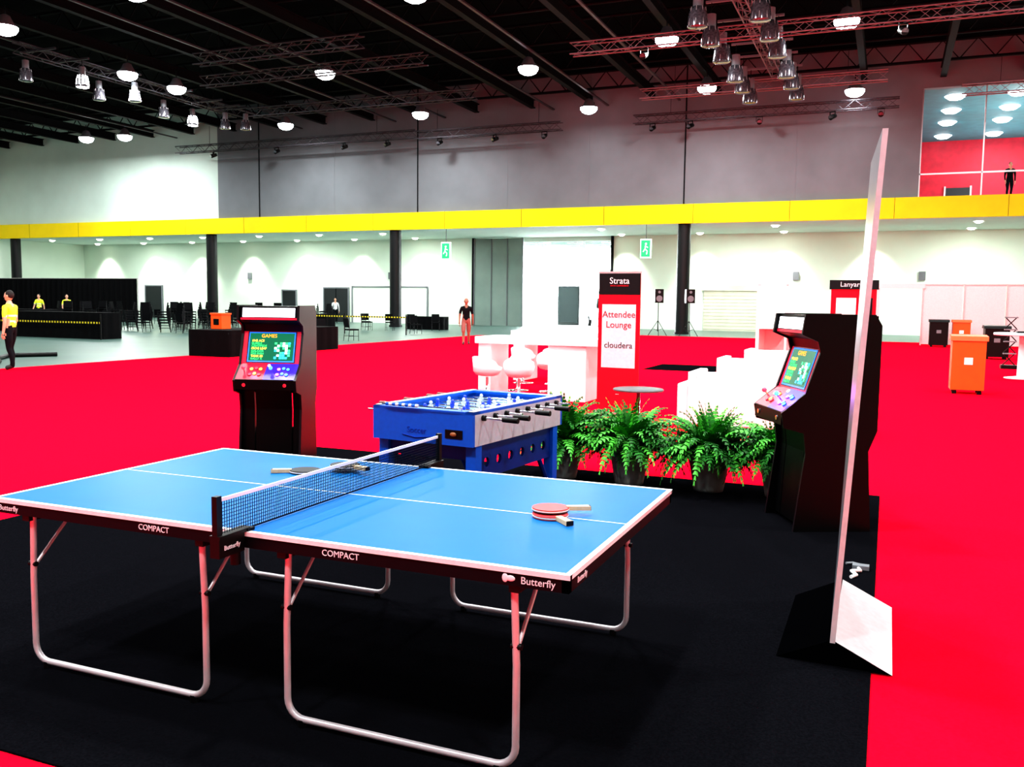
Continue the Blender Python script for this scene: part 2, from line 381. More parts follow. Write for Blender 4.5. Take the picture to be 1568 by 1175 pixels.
def tt_net():
    b=B();y0=-.885;y1=.885;z0=.765;z1=.9125
    z=z0
    while z<z1-.01:
        b.box(-.0010,.0010,y0,y1,z-.0010,z+.0010,NET);z+=.0135
    y=y0
    while y<y1:
        b.box(-.0010,.0010,y-.0010,y+.0010,z0,z1,NET);y+=.0135
    b.box(-.003,.003,y0,y1,z1-.012,z1+.002,WLINE);b.box(-.002,.002,y0,y1,z0-.003,z0+.003,NET)
    for s in(-1,1):
        y=s*.9;b.box(-.012,.012,y-.014,y+.014,.745,.925,BPL);b.box(-.03,.03,-.76 if s<0 else .72,-.72 if s<0 else .76,.7606,.772,BPL)
        b.box(-.025,.025,min(s*.74,s*.915),max(s*.74,s*.915),.7606,.775,BPL)
        b.box(-.022,.022,min(s*.772,s*.915),max(s*.772,s*.915),.69,.7606,BPL);b.cyl((0,s*.80,.64),(0,s*.80,.69),.02,BPL,n=10)
    b.text('Butterfly',.026,WLINE,T(.024,-.845,.725,90,0,90))
    return b.build('table_tennis_net',(-2.304+.02,3.518,.014))
tt_net()
def racket(top,bot,loc,rz,tilt=0):
    b=B();n=24
    def outline(sx,sy,off=0): return [(sx*math.cos(2*math.pi*i/n),sy*math.sin(2*math.pi*i/n)+off) for i in range(n)]
    def slab(o,z0,z1,m,e=None):
        k=len(o);vs=[(x,y,z0) for x,y in o]+[(x,y,z1) for x,y in o]
        b.add(vs,[tuple(reversed(range(k))),tuple(range(k,2*k))],m);b.add(vs,[(i,(i+1)%k,k+(i+1)%k,k+i) for i in range(k)],e or m)
    slab(outline(.076,.08),.004,.0105,WOOD);slab(outline(.075,.079),.0,.004,bot);slab(outline(.075,.079),.0105,.0145,top)
    slab(outline(.0765,.0805),.0055,.0092,WLINE)
    slab([(-.013,-.07),(.013,-.07),(.0145,-.12),(.017,-.172),(-.017,-.172),(-.0145,-.12)],0,.0185,WOOD)
    slab([(-.014,-.165),(.014,-.165),(.0165,-.173),(-.0165,-.173)],.0,.0187,RBLK)
    o=b.build('table_tennis_racket',loc,rz);o.rotation_euler.x=math.radians(tilt);return o
zt=.7745
racket(RRED,RRED,(-1.28,3.50,zt),48);racket(RRED,RBLK,(-1.29,3.53,zt+.0195),118)
racket(RBLK,RBLK,(-2.78,3.86,zt),-60);racket(RBLK,RBLK,(-2.62,3.99,zt+.0195),75)

# ---------------------------------------------------------------- arcade cabinets
def arcade(loc,rz):
    b=B();W=.31
    prof=[(-.24,1.60),(.28,1.60),(.33,1.52),(.33,.75),(.27,.60),(.31,0),(-.27,0),(-.20,.58),(-.22,.73),(-.37,.77),(-.39,.88),(-.22,1.02),(-.12,1.32),(-.14,1.40),(-.26,1.45)]
    prof=prof[::-1]
    b.prism(prof,-W,-W+.022,BCAB,TMOLD);b.prism(prof,W-.022,W,BCAB,TMOLD)
    x0,x1=-W+.022,W-.022
    b.prism([(-.23,1.455),(-.215,1.59),(.27,1.59),(.27,1.455)],x0,x1,BCAB)
    b.prism([(-.2345,1.485),(-.222,1.572),(-.217,1.572),(-.229,1.485)],x0+.03,x1-.03,E_MARQ)
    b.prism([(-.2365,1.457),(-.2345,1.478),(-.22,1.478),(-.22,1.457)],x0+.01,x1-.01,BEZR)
    b.box(x0,x1,.27,.31,.76,1.59,BCAB)       # back
    b.prism([(-.2,1.03),(-.1,1.34),(-.12,1.41),(-.24,1.452),(.27,1.455),(.27,.78),(-.2,.78)][::-1],x0,x1,BCAB)
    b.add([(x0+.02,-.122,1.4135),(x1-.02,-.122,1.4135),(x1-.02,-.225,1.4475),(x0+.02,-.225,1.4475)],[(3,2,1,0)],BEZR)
    def onslope(u,v,d):  # u across, v 0..1 up slope, d outward
        y=-.2+.1*v;z=1.03+.31*v;n=(-.952,.307);return (u,y+n[0]*d,z+n[1]*d)
    def sq(u0,u1,v0,v1,d,m):
        b.add([onslope(u0,v0,d),onslope(u1,v0,d),onslope(u1,v1,d),onslope(u0,v1,d)],[(0,1,2,3)],m)
    sq(x0,x1,0,1,.002,BEZR);sq(x0+.045,x1-.045,.02,.99,.005,BPL);sq(x0+.055,x1-.055,.045,.975,.0065,E_FR);sq(x0+.066,x1-.066,.08,.94,.008,SCR)
    def st(t,size,m,u,v,al='LEFT'):
        p=onslope(u,v,.010);b.text(t,size,m,Matrix.Translation(p)@Euler((math.radians(72.1),0,0)).to_matrix().to_4x4(),.0003,al)
    st('GAMES',.05,E_O,-.03,.85,'CENTER')
    rows=['1942 ACE','BUBBLE','CENTIPEDE','FROG LEAP','GALAXIA','DIG MAN','TANK 88','RALLY X']
    for i,rw in enumerate(rows): st(rw,.03,E_G if i%3 else E_YEL,-.2,.70-i*.08)
    random.seed(3)
    for i in range(6):
        for j in range(7):
            sq(.03+i*.027,.03+i*.027+.024,.14+j*.075,.14+j*.075+.065,.0105,random.choice([E_W,E_CY,E_W,E_G,SCR]))
    # control deck
    b.prism([(-.385,.885),(-.385,.79),(-.2,.79),(-.2,1.03)],x0,x1,BCAB)
    def deck(u,v): return Vector((u,-.385+.185*v,.885+.145*v))
    nd=Vector((0,-.617,.787))
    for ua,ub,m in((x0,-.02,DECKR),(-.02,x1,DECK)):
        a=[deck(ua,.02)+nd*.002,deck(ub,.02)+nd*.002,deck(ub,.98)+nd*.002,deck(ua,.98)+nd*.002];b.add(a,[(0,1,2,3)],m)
    cols=[[E_RED,E_YEL,E_RED,E_YEL,E_RED,E_YEL],[E_PUR,E_BLU,E_BLU,E_PUR,E_BLU,E_BLU]]
    for side in(0,1):
        ux=-.22+side*.27
        p=deck(ux,.45);b.cyl(p,p+nd*.05,.006,CHR,n=8);b.ell(p+nd*.062,(.019,.019,.019),E_RED if side==0 else E_BLU,10,7)
        k=0
        for j in range(2):
            for i in range(3):
                p=deck(ux+.06+i*.045,.3+j*.32+.05*(i==1));b.cyl(p,p+nd*.012,.016,cols[side][k],n=12);b.cyl(p,p+nd*.006,.02,BPL,n=12);k+=1
    p=deck(0,.85);b.cyl(p,p+nd*.01,.015,E_W,n=10)
    for x in(-.2,.2): b.cyl((x,-.385,.835),(x,-.392,.835),.018,CHR,n=12)
    # stand front boards
    f=lambda xa,xb:b.prism([(-.20,.03),(-.17,.58),(-.19,.78),(-.165,.78),(-.145,.58),(-.175,.03)],xa,xb,BCAB)
    f(x0,-.17);f(-.155,.20);f(.215,x1)
    b.box(x0,x1,-.15,.28,.74,.78,BCAB);b.box(x0,x1,-.15,.28,.03,.06,BCAB);b.box(x0,x1,.22,.25,.06,.35,BCAB)
    o=b.build('arcade_cabinet',loc,rz,.003)
    for nm,c,xx in(('button_glow',(.25,.15,1),.14),('deck_glow_red',(1,.1,.25),-.16)):
        l=bpy.data.lights.new(nm,'POINT');l.energy=2.0;l.color=c;l.shadow_soft_size=.03
        lo=bpy.data.objects.new(nm,l);sc.collection.objects.link(lo);lo.parent=o;lo.location=(xx,-.33,1.05)  # point lamps added above the deck for its blue and red glow
    return o
arcade((-5.62,7.35,.014),19);arcade((-.47,7.17,.014),-64)

# ---------------------------------------------------------------- foosball table
def foosball():
    b=B();w=.42;l=.70;zb=.67;zt=.89
    b.box(-w,w,-l,-l+.03,zb,zt,FBL);b.box(-w,w,l-.03,l,zb,zt,FBL)
    b.box(-w,-w+.03,-l+.03,l-.03,zb,zt,FBL);b.box(w-.03,w,-l+.03,l-.03,zb,zt,FSIL)
    b.box(-w+.03,w-.03,-l+.03,l-.03,zb+.02,zb+.09,FGRN)
    for s in(-1,1):
        b.box(min(s*w,s*(w-.06)),max(s*w,s*(w-.06)),-l,l,zt,zt+.02,FBL);b.box(-w,w,min(s*l,s*(l-.10)),max(s*l,s*(l-.10)),zt,zt+.02,FBL)
    for s in(-1,1): b.box(s*w-.045 if s>0 else -w+.005,w-.005 if s>0 else -w+.045,-l+.02,l-.02,zt+.02,zt+.024,FSIL)
    b.box(-.1,.1,-l+.03,-l+.032,zb+.1,zt-.03,BPL)
    b.box(-w+.05,w-.05,-.004,.004,zb+.09,zb+.092,WLINE);b.lathe([(.1,zb+.091),(.108,zb+.092)],WLINE)
    b.box(.2,.34,-l-.006,-l,zb+.05,zb+.11,BPL);b.ell((.27,-l-.012,zb+.08),(.026,.012,.016),mat('ball_return_orange','#a06030',.4),10,6)
    FL=mat('foosball_logo_blue',(.002,.04,.38,1),.45,spec=.2)
    b.tube([(-.16,-l-.002,zb+.05),(-.05,-l-.002,zb+.035),(.1,-l-.002,zb+.05)],.006,FL,6);b.text('Soccer',.06,FL,T(-.04,-l-.002,zb+.085,90,0,0),.002)
    b.tube([(-w+.1,-l-.03,zt+.04),(w-.1,-l-.03,zt+.04)],.004,CHR,6)
    for s in(-1,1): b.tube([(s*(w-.1),-l-.03,zt+.04),(s*(w-.1),-l+.02,zt+.04),(s*(w-.1),-l+.02,zt)],.004,CHR,6)
    for k in range(10): b.cyl((-.28+k*.028,-l-.03,zt+.04),(-.26+k*.028,-l-.03,zt+.04),.012,WLINE if k%2 else FBL,n=8)
    teams=[(1,0),(2,0),(3,1),(5,0),(5,1),(3,0),(2,1),(1,1)]
    HB=mat('rod_handle_brown','#5a2418',.5)
    for i,(n,t) in enumerate(teams):
        y=-l+.13+i*(2*l-.26)/7;z=zt-.03;s=1 if t==0 else -1
        b.tube([(-w-.14 if s>0 else -w-.2,y,z),(w+.2 if s>0 else w+.14,y,z)],.008,CHR,8)
        b.cyl((s*(w+.16),y,z),(s*(w+.28),y,z),.017,BPL if s>0 else HB,.02,n=10)
        for sx in(-1,1):b.cyl((sx*w,y,z),(sx*(w+.025),y,z),.02,BPL,n=10)
        for k in range(n):
            x=(k-(n-1)/2)*(.68/n);m=E_BM if t==0 else E_WM
            b.box(x-.014,x+.014,y-.012,y+.012,z-.04,z+.02,m);b.ell((x,y,z+.035),(.014,.014,.016),m,8,6);b.box(x-.01,x+.01,y-.014,y+.014,z-.085,z-.04,m)
    for sx in(-1,1):
        for sy in(-1,1):
            x=sx*(w-.05);y=sy*(l-.1);b.box(x-.04,x+.04,y-.04,y+.04,.03,zb,FBL);b.cyl((x,y,0),(x,y,.03),.03,BPL,n=12)
        x=sx*(w-.05)
        b.box(x-.012,x+.012,-l+.14,l-.14,.42,.48,FDK);b.box(x-.012,x+.012,-l+.14,l-.14,.58,zb,FDK)
        for k in range(7):
            y=-l+.17+k*(2*l-.34)/6;b.box(x-.012,x+.012,y-.05,y+.05,.48,.58,FDK)
        for k in range(6):
            y=-l+.17+(k+.5)*(2*l-.34)/6
            for xo in(.012,-.012):
                vs=[];N=16
                for q in range(N):
                    a=2*math.pi*q/N+math.pi/16;ca,sa=math.cos(a),math.sin(a);mm=max(abs(ca),abs(sa))
                    vs.append((x+xo,y+.036*ca,.53+.036*sa));vs.append((x+xo,y+.055*ca/mm,.53+.055*sa/mm))
                b.add(vs,[(2*q,2*q+1,(2*q+3)%(2*N),(2*q+2)%(2*N)) for q in range(N)],FDK)
        b.tube([(x,-l+.14,.2),(x,-l+.3,.42)],.02,FDK,6);b.tube([(x,l-.14,.2),(x,l-.3,.42)],.02,FDK,6)
    for sy in(-1,1):
        y=sy*(l-.1);b.box(-w+.09,w-.09,y-.012,y+.012,.56,zb,FDK if sy<0 else FBL)
    return b.build('foosball_table',(-2.91,6.2,.014),-6,.004)
E_BM=mat('player_blue','#1038d0',.4);E_WM=mat('player_white','#c8ccd8',.4)
foosball()

# ---------------------------------------------------------------- ferns
def fern(loc,seed,sc_=1.0):
    random.seed(seed);b=B()
    b.lathe([(.001,.0),(.13,.0),(.135,.03),(.17,.22),(.195,.31),(.21,.32),(.21,.345),(.19,.345),(.185,.32),(.001,.32)],POT,24)
    b.lathe([(.185,.322),(.001,.33)],SOIL,20)
    for i in range(230):
        az=random.uniform(0,2*math.pi);el=math.radians(random.uniform(18,88));L=random.uniform(.34,.58)*sc_
        if el>1.1: L*=.8
        p=Vector((.09*math.cos(az)*random.random(),.09*math.sin(az)*random.random(),.31));d=Vector((math.cos(az)*math.cos(el),math.sin(az)*math.cos(el),math.sin(el)))
        side=Vector((-math.sin(az),math.cos(az),random.uniform(-.3,.3))).normalized();N=13;st=L/N;m=FERN if random.random()<.55 else FERN2;pts=[]
        droop=random.uniform(.12,.22)
        for k in range(N+1):
            pts.append(p.copy());p=p+d*st;p.z=max(p.z,.04);d=(d+Vector((0,0,-droop))*(.4+k/N)).normalized()
        vs=[];fs=[]
        for k in range(1,N+1):
            t=k/N;ln=.062*math.sin(math.pi*min(1,t*.85+.2))+.008
            q=pts[k];dd=(pts[k]-pts[k-1]).normalized();wv=dd*st*.46
            for s in(-1,1):
                tip=q+side*s*ln+dd*.014+Vector((0,0,-.014*random.random()-.006))
                mid=q+side*s*ln*.6+dd*.004
                o=len(vs);vs+=[q-wv*.8,q+wv*.8,mid+wv,tip+wv*.2,tip-wv*.1,mid-wv*.9];fs.append((o,o+1,o+2,o+3,o+4,o+5))
        for v in vs: v.z=max(v.z,.012)
        b.add(vs,fs,m,True);b.tube(pts[::3],.0022,FERN,4)
    return b.build('potted_fern',loc)
for i,x in enumerate((-2.80,-2.15,-1.42,-.80)): fern((x,7.98+.01*i,.014),11+i,(1.15,1.1,1.08,1.0)[i])

# ---------------------------------------------------------------- free-standing sign board seen edge on
b=B()
yA,yB=4.28,5.28
b.add([(-.17,yA,.125),(-.42,yA+.02,.0),(-.42,yB,.0),(-.17,yB,.125)],[(0,1,2,3)],BOARDK)
b.add([(-.17,yA,.125),(.09,yA,.0),(.09,yB,.0),(-.17,yB,.125)],[(3,2,1,0)],FOOTW)
b.add([(-.17,yA,.12),(-.42,yA+.02,.0),(.09,yA,0)],[(0,1,2)],BOARDK);b.add([(-.17,yB,.12),(-.42,yB,.0),(.09,yB,0)],[(0,2,1)],BOARDK)
zt_=2.43;tk=.012;sx=.12;fb=-.20;ft=-.235
v=[(-.17-tk,yA,.11),(-.17+tk,yA,.11),(fb+tk,yB,.11),(fb-tk,yB,.11),(-.17-tk+sx,yA,zt_),(-.17+tk+sx,yA,zt_),(ft+tk+sx,yB,zt_),(ft-tk+sx,yB,zt_)]
b.add(v,[(0,1,5,4)],BOARD);b.add(v,[(2,3,7,6),(4,5,6,7)],BOARD);b.add(v,[(1,2,6,5)],FOOTW);b.add(v,[(3,0,4,7)],mat('board_grey_face','#5d5f66',.3,.2))
b.build('freestanding_sign_board',(0,0,.014))
# strap on the carpet
b=B();random.seed(5)
b.tube([(0,0,.01),(.03,.05,.012),(0,.10,.02),(.05,.16,.012),(.03,.22,.015),(.09,.27,.01)],.011,WHT,8);b.box(.0,.10,.2,.26,.004,.03,GREY);b.tube([(.05,.3,.01),(.0,.33,.01),(-.04,.30,.01)],.009,GREY,6)
b.build('cable_strap',(-.14,5.75,.014))

# ---------------------------------------------------------------- banner
b=B()
b.box(-.32,.32,-.012,.012,.06,2.1,BRED);b.box(-.321,.321,-.014,-.012,1.79,2.1,BBLK);b.box(-.26,.26,-.015,-.012,.72,1.65,BPAN)
F=lambda z,x=0:T(x,-.0165,z,90,0,0)
b.text('Attendee',.135,BTXT,F(1.50),.002);b.text('Lounge',.135,BTXT,F(1.35),.002);b.text('cloudera',.125,BTXD,F(1.05),.002);b.text('Strata',.13,WLINE,F(1.99,0));b.text('DATA CONFERENCE',.03,BRED,F(1.92))
b.text('...',.08,WLINE,F(.35))
b.box(-.34,.34,-.1,.1,0,.06,ALU);b.box(-.33,.33,-.015,.015,2.1,2.13,ALU)
b.build('pull_up_banner',(-3.64,12.75,.006),-4)

# ---------------------------------------------------------------- white lounge furniture
b=B();b.box(-6.65,-4.15,14.2,15.1,.94,1.06,WHT);b.box(-5.3,-4.62,14.25,15.05,.0,.94,WHT);b.box(-6.6,-6.36,14.25,15.05,.0,.94,WHT)
b.build('white_bar_table',(0,0,.006),0,.01)
b=B();b.box(-7.4,-4.9,17.6,18.5,.94,1.06,WHT);b.box(-5.6,-4.95,17.65,18.45,.0,.94,WHT);b.box(-7.35,-7.1,17.65,18.45,.0,.94,WHT)
b.build('white_bar_table',(0,0,.006),0,.01)
def stool():
    b=B();b.lathe([(.001,0),(.21,0),(.21,.012),(.04,.03),(.025,.05),(.025,.4),(.001,.4)],CHR,22)
    n=24
    prof=[(.001,.42),(.12,.42),(.19,.44),(.24,.50)]
    vs=[]
    for j,(r,z) in enumerate(prof+[(.26,.60),(.25,.60),(.22,.50),(.17,.46),(.001,.45)]):
        for i in range(n):
            a=2*math.pi*i/n;hgt=0
            if j in(4,5): hgt=.16*max(0,math.sin(a))**.6 if math.sin(a)>0 else -.06*abs(math.sin(a))
            vs.append((r*math.cos(a),r*math.sin(a)*.95,z+hgt))
    fs=[(j*n+i,j*n+(i+1)%n,(j+1)*n+(i+1)%n,(j+1)*n+i) for j in range(8) for i in range(n)]
    b.add(vs,fs,WHT,True);return b.mesh('swivel_chair')
sm=stool()
for x,y,r in((-6.2,13.75,160),(-5.6,13.7,200),(-5.75,15.6,20),(-6.4,15.6,-30),(-6.9,17.1,170),(-6.2,17.1,190)): place(sm,'white_swivel_chair',(x,y,.006),r)
def bench(x0,x1,y0,y1,back=None):
    b=B();h=.4;b.box(x0,x1,y0,y1,.05,.26,WFAB)
    n=max(1,round((x1-x0)/.7));s=(x1-x0)/n
    for i in range(n): b.box(x0+i*s+.005,x0+(i+1)*s-.005,y0,y1,.265,h,WFAB)
    if back: b.box(x0,x1,y0-.16,y0,.05,.6,WFAB)
    b.box(x0-.14,x0,y0-.16,y1,.05,.6,WFAB)
    for x in(x0-.05,x1-.08):
        for y in (y0+.05,y1-.08): b.box(x,x+.05,y,y+.05,0,.05,CHR)
    b.build('white_lounge_sofa',(0,0,.006),0,.02)
bench(-2.45,-.3,12.15,12.85,1);bench(-2.75,-.5,14.3,15.1,1);bench(-3.0,-.9,18.3,19.1,1);bench(-3.0,-1.2,22,22.8,1)
b=B();b.lathe([(.001,0),(.2,0),(.2,.012),(.03,.03),(.025,.5),(.001,.5)],CHR,20);b.lathe([(.001,.5),(.33,.5),(.34,.515),(.33,.53),(.001,.53)],mat('grey_table_top','#5a5d60',.5,spec=.2),28)
b.build('round_side_table',(-3.05,11.7,.006))
# exhibition stands
b=B();b.box(0,.1,0,1.6,0,2.55,WHT);b.box(.1,1.0,1.5,1.6,0,2.3,WHT);b.box(.1,.95,0,1.5,.9,.96,WHT);b.box(.0,1.0,-.02,.1,2.3,2.6,WHT);b.box(.88,.95,.02,.1,0,2.3,WHT);b.box(.3,.85,.1,.13,1.1,2.2,E_W)
b.build('white_exhibition_stand',(-3.9,29.5,.006),0,.01)
b=B();b.box(0,1.25,0,.12,0,2.4,BRED);b.box(-.05,1.3,-.02,.14,2.15,2.42,BBLK);b.text('Lanyards',.2,WLINE,T(.6,-.023,2.29,90,0,0));b.box(.15,.7,-.01,0,1.2,1.9,WHT);b.box(.8,1.15,-.01,0,1.2,1.9,BBLK);b.box(-.1,1.35,-.3,.4,0,.05,BPL)
b.build('registration_sign',(-1.6,28.2,.006))
PANW=mat('exhibition_panel_white','#c9c6c8',.6,spec=.2)
b=B()
for i in range(7):
    x=1.35+i*1.62;b.box(x,x+1.54,42.95,43.0,.05,2.6,PANW);b.box(x-.06,x,42.92,43.03,0,2.65,ALU)
b.box(1.3,12.4,42.93,43.02,2.6,2.66,ALU);b.box(-1.2,-.4,42.95,43.0,.0,2.6,PANW);b.box(-1.25,1.4,42.9,43.02,2.45,2.66,PANW);b.build('exhibition_panel_stand',(0,0,.006))
def binn(name,loc,m,w=.6,h=1.1):
    b=B();b.prism([(-w*.45,.08),(-w*.5,h*.9),(w*.5,h*.9),(w*.45,.08)][::-1],-w*.47,w*.47,m);b.prism([(-w*.54,h*.9),(-w*.5,h*.98),(w*.3,h),(w*.54,h*.93),(w*.54,h*.9)][::-1],-w*.52,w*.52,m)
    b.box(-w*.12,w*.12,-w*.49,-w*.475,h*.5,h*.62,WHT if m is ORG else GREY)
    for s in(-1,1): b.cyl((s*w*.35-.03,w*.38,.08),(s*w*.35+.03,w*.38,.08),.08,TYRE,n=14);b.box(s*w*.35-.04,s*w*.35+.04,-w*.4,-w*.3,0,.08,BPL)
    b.tube([(-w*.35,w*.5,h*.93),(-w*.35,w*.62,h*.93),(w*.35,w*.62,h*.93),(w*.35,w*.5,h*.93)],.015,m,6)
    return b.build(name,loc,0,.012)
binn('orange_wheelie_bin',(1.45,19.5,.006),ORG,.62,1.14);binn('black_wheelie_bin',(1.95,41.6,.006),BPL,.75,1.15);binn('orange_wheelie_bin',(2.8,41.7,.006),ORG,.7,1.15);binn('black_wheelie_bin',(3.25,33,.006),BPL,.75,1.1)
b=B();b.lathe([(.001,0),(.36,0),(.36,.02),(.09,.06),(.08,1.02),(.001,1.02)],WHT,24);b.lathe([(.001,1.02),(.62,1.02),(.63,1.05),(.62,1.08),(.001,1.08)],WHT,30);b.box(-.15,.2,-.2,.1,1.08,1.12,BPL)
b.build('white_poseur_table',(2.95,24.2,.006))
b=B()
for k in range(4):
    z=.1+k*.33;b.tube([(-.15,0,z),(.15,0,z+.33)],.015,BPL,6);b.tube([(.15,0,z),(-.15,0,z+.33)],.015,BPL,6);b.box(-.16,.16,-.12,.0,z+.3,z+.33,GREY)
b.box(-.2,.2,-.2,.2,0,.1,BPL);b.build('brochure_rack',(3.1,28.0,.006))
# speakers
def speaker(loc):
    b=B();b.cyl((0,0,.7),(0,0,1.75),.02,BPL,n=8);b.cyl((0,0,.25),(0,0,.8),.028,BPL,n=8)
    for k in range(3):
        a=k*2*math.pi/3+.4;b.tube([(0,0,.8),(.55*math.cos(a),.55*math.sin(a),.02)],.015,BPL,6);b.tube([(0,0,.3),(.3*math.cos(a),.3*math.sin(a),.38)],.012,BPL,6)
    b.prism([(-.2,1.7),(-.2,2.4),(.14,2.4),(.2,2.3),(.2,1.8),(.14,1.7)][::-1],-.22,.22,BPL);b.cyl((0,-.2,1.92),(0,-.21,1.92),.16,GREY,n=18);b.cyl((0,-.2,2.25),(0,-.21,2.25),.07,GREY,n=14)
    b.build('loudspeaker',loc,25)
speaker((-10.9,45.4,.006));speaker((-9.3,45.4,.006))
# left area : drapes, skirted tables, chairs
b=B();n=90;vs=[];x=-60
for i in range(n+1):
    xx=-60+13.4*i/n;yy=46+.09*math.sin(i*1.9);vs+=[(xx,yy,0),(xx,yy,2.9)]
b.add(vs,[(2*i,2*i+2,2*i+3,2*i+1) for i in range(n)],CLOTH,True)
for i in range(6): xx=-60+i*2.68;b.cyl((xx,46.15,0),(xx,46.15,2.95),.03,ALU,n=8)
b.tube([(-60,46.15,2.92),(-46.6,46.15,2.92)],.02,ALU,6);b.build('black_drape')
def skirt(x0,x1,y0,y1,h,name='black_skirted_table',z=0):
    b=B();b.box(x0,x1,y0,y1,h-.03,h,CLOTH);P2=[];k=0
    per=[((x0,y0),(x1,y0)),((x1,y0),(x1,y1)),((x1,y1),(x0,y1)),((x0,y1),(x0,y0))]
    pts=[]
    for (a,c) in per:
        L=math.hypot(c[0]-a[0],c[1]-a[1]);m=int(L/.12);nx,ny=(c[1]-a[1])/L,-(c[0]-a[0])/L
        for i in range(m):
            t=i/m;o=.018*(1+math.sin(i*1.7));pts.append((a[0]+(c[0]-a[0])*t+nx*o,a[1]+(c[1]-a[1])*t+ny*o))
    n=len(pts);b.add([(p[0],p[1],0.003) for p in pts]+[(p[0],p[1],h-.01) for p in pts],[(i,(i+1)%n,n+(i+1)%n,n+i) for i in range(n)],CLOTH,True)
    return b.build(name,(0,0,z))
skirt(-33.6,-28.5,26.3,27.3,1.05);skirt(-42,-36,30,31,1.05);skirt(-18.6,-17.2,20.3,25.8,.76,z=.006)
skirt(-30.5,-27.5,40,41,.9);skirt(-26,-23.6,46,46.8,.76)
b=B();b.box(-.2,.2,-.2,.2,0,.42,ORG);b.box(-.22,.22,-.22,.22,.42,.47,ORG);b.box(-.1,.1,-.21,-.2,.12,.3,BPL);b.build('orange_storage_bin',(-18.3,21.3,.768),0,.02)
b=B();b.box(-34,-28.3,26.1,26.11,.62,.69,HAZ)
for i in range(38): b.box(-34+i*.15,-34+i*.15+.07,26.095,26.11,.618,.692,BPL)
for x in(-34,-28.3): b.cyl((x,26.1,0),(x,26.1,1),.03,BPL,n=8)
b.build('barrier_tape')
b=B();b.box(-29,-21.5,38.1,38.11,.82,.88,HAZ)
for i in range(50): b.box(-29+i*.15,-29+i*.15+.07,38.095,38.11,.818,.882,BPL)
for x in(-29,-25,-21.5): b.cyl((x,38.1,0),(x,38.1,1),.03,BPL,n=8)
b.build('barrier_tape')
CF=mat('chair_fabric','#07080b',.8,spec=.1);CM=mat('chair_metal','#121317',.4,.5)
def chair_part(b,z=0,y=0):
    X=T(0,y,z)
    b.box(-.22,.22,-.22,.2,.43,.49,CF,X);b.prism([(.19,.55),(.25,.92),(.29,.92),(.23,.55)][::-1],-.21,.21,CF,X=X)
    for s in(-1,1):
        b.tube([(s*.21,-.2,0),(s*.21,-.2,.44)],.013,CM,6,X);b.tube([(s*.21,.26,0),(s*.21,.2,.44),(s*.21,.28,.9)],.013,CM,6,X);b.tube([(s*.21,-.2,.2),(s*.21,.24,.2)],.01,CM,5,X)
b=B();chair_part(b);cm=b.mesh('banquet_chair')
b=B()
for k in range(5):chair_part(b,k*.13,-.03*k)
cs_=b.mesh('banquet_chair_stack')
random.seed(9);used=[]
while len(used)<44:
    x=random.uniform(-43,-29);y=random.uniform(32.5,44)
    if any((x-a)**2+(y-c)**2<.9 for a,c in used) or (y<33.5 and x<-35):continue
    if 39.3<y<41.7 and -31.2<x<-27: continue
    used.append((x,y));place(cs_ if random.random()<.6 else cm,'banquet_chair',(x,y,0),random.uniform(0,360))
for x,y,r in((-24.3,43.5,20),(-25.4,43.2,-160),(-26.5,42.6,90),(-27.2,43.6,200),(-23.5,45,30),(-20.2,31.3,150),(-20.2,29.5,80),(-22,40,60),(-26.4,35,200)): place(cm,'banquet_chair',(x,y,0),r)

# cable on the concrete floor
b=B();b.tube([(-19.6,14.6,.06),(-20.2,15.5,.06),(-21,16,.06),(-22,17.2,.06),(-21.4,18.2,.06)],.06,BPL,8);b.build('floor_cable')

# ---------------------------------------------------------------- van outside
def van():
    b=B();prof=[(-2.6,.45),(-2.6,1.0),(-2.45,1.15),(-1.95,2.15),(-1.6,2.5),(2.6,2.55),(2.7,2.4),(2.7,.45)]
    b.prism(prof[::-1],-.98,.98,VANW);b.prism([(-2.38,1.25),(-1.97,2.08),(-1.93,2.05),(-2.33,1.22)],-.85,.85,VGL)
    for s in(-1,1):
        b.prism([(-2.1,1.3),(-1.75,2.0),(-1.1,2.0),(-1.1,1.3)],s*.985-.005,s*.985+.005,VGL)
        for y in(-1.75,1.7): b.cyl((s*.8,y,.36),(s*1.0,y,.36),.36,TYRE,n=22);b.cyl((s*1.0,y,.36),(s*1.01,y,.36),.2,ALU,n=16)
        b.box(min(s*.98,s*1.2),max(s*.98,s*1.2),-1.95,-1.85,1.35,1.65,BPL)
    b.box(-.95,.95,-2.68,-2.6,.4,.75,BPL);b.box(-.6,.6,-2.66,-2.6,.8,.98,BPL)
    for s in(-1,1): b.box(s*.8-.14,s*.8+.14,-2.64,-2.6,.85,1.02,E_W)
    b.build('white_van',(-18.6,62,-.02),30)
van()
b=B();b.box(0,1.7,0,.6,0,2.9,DOORD);b.box(.1,1.6,-.02,0,.2,2.8,VGL);b.build('loading_cage',(-22.9,63.5,-.02))

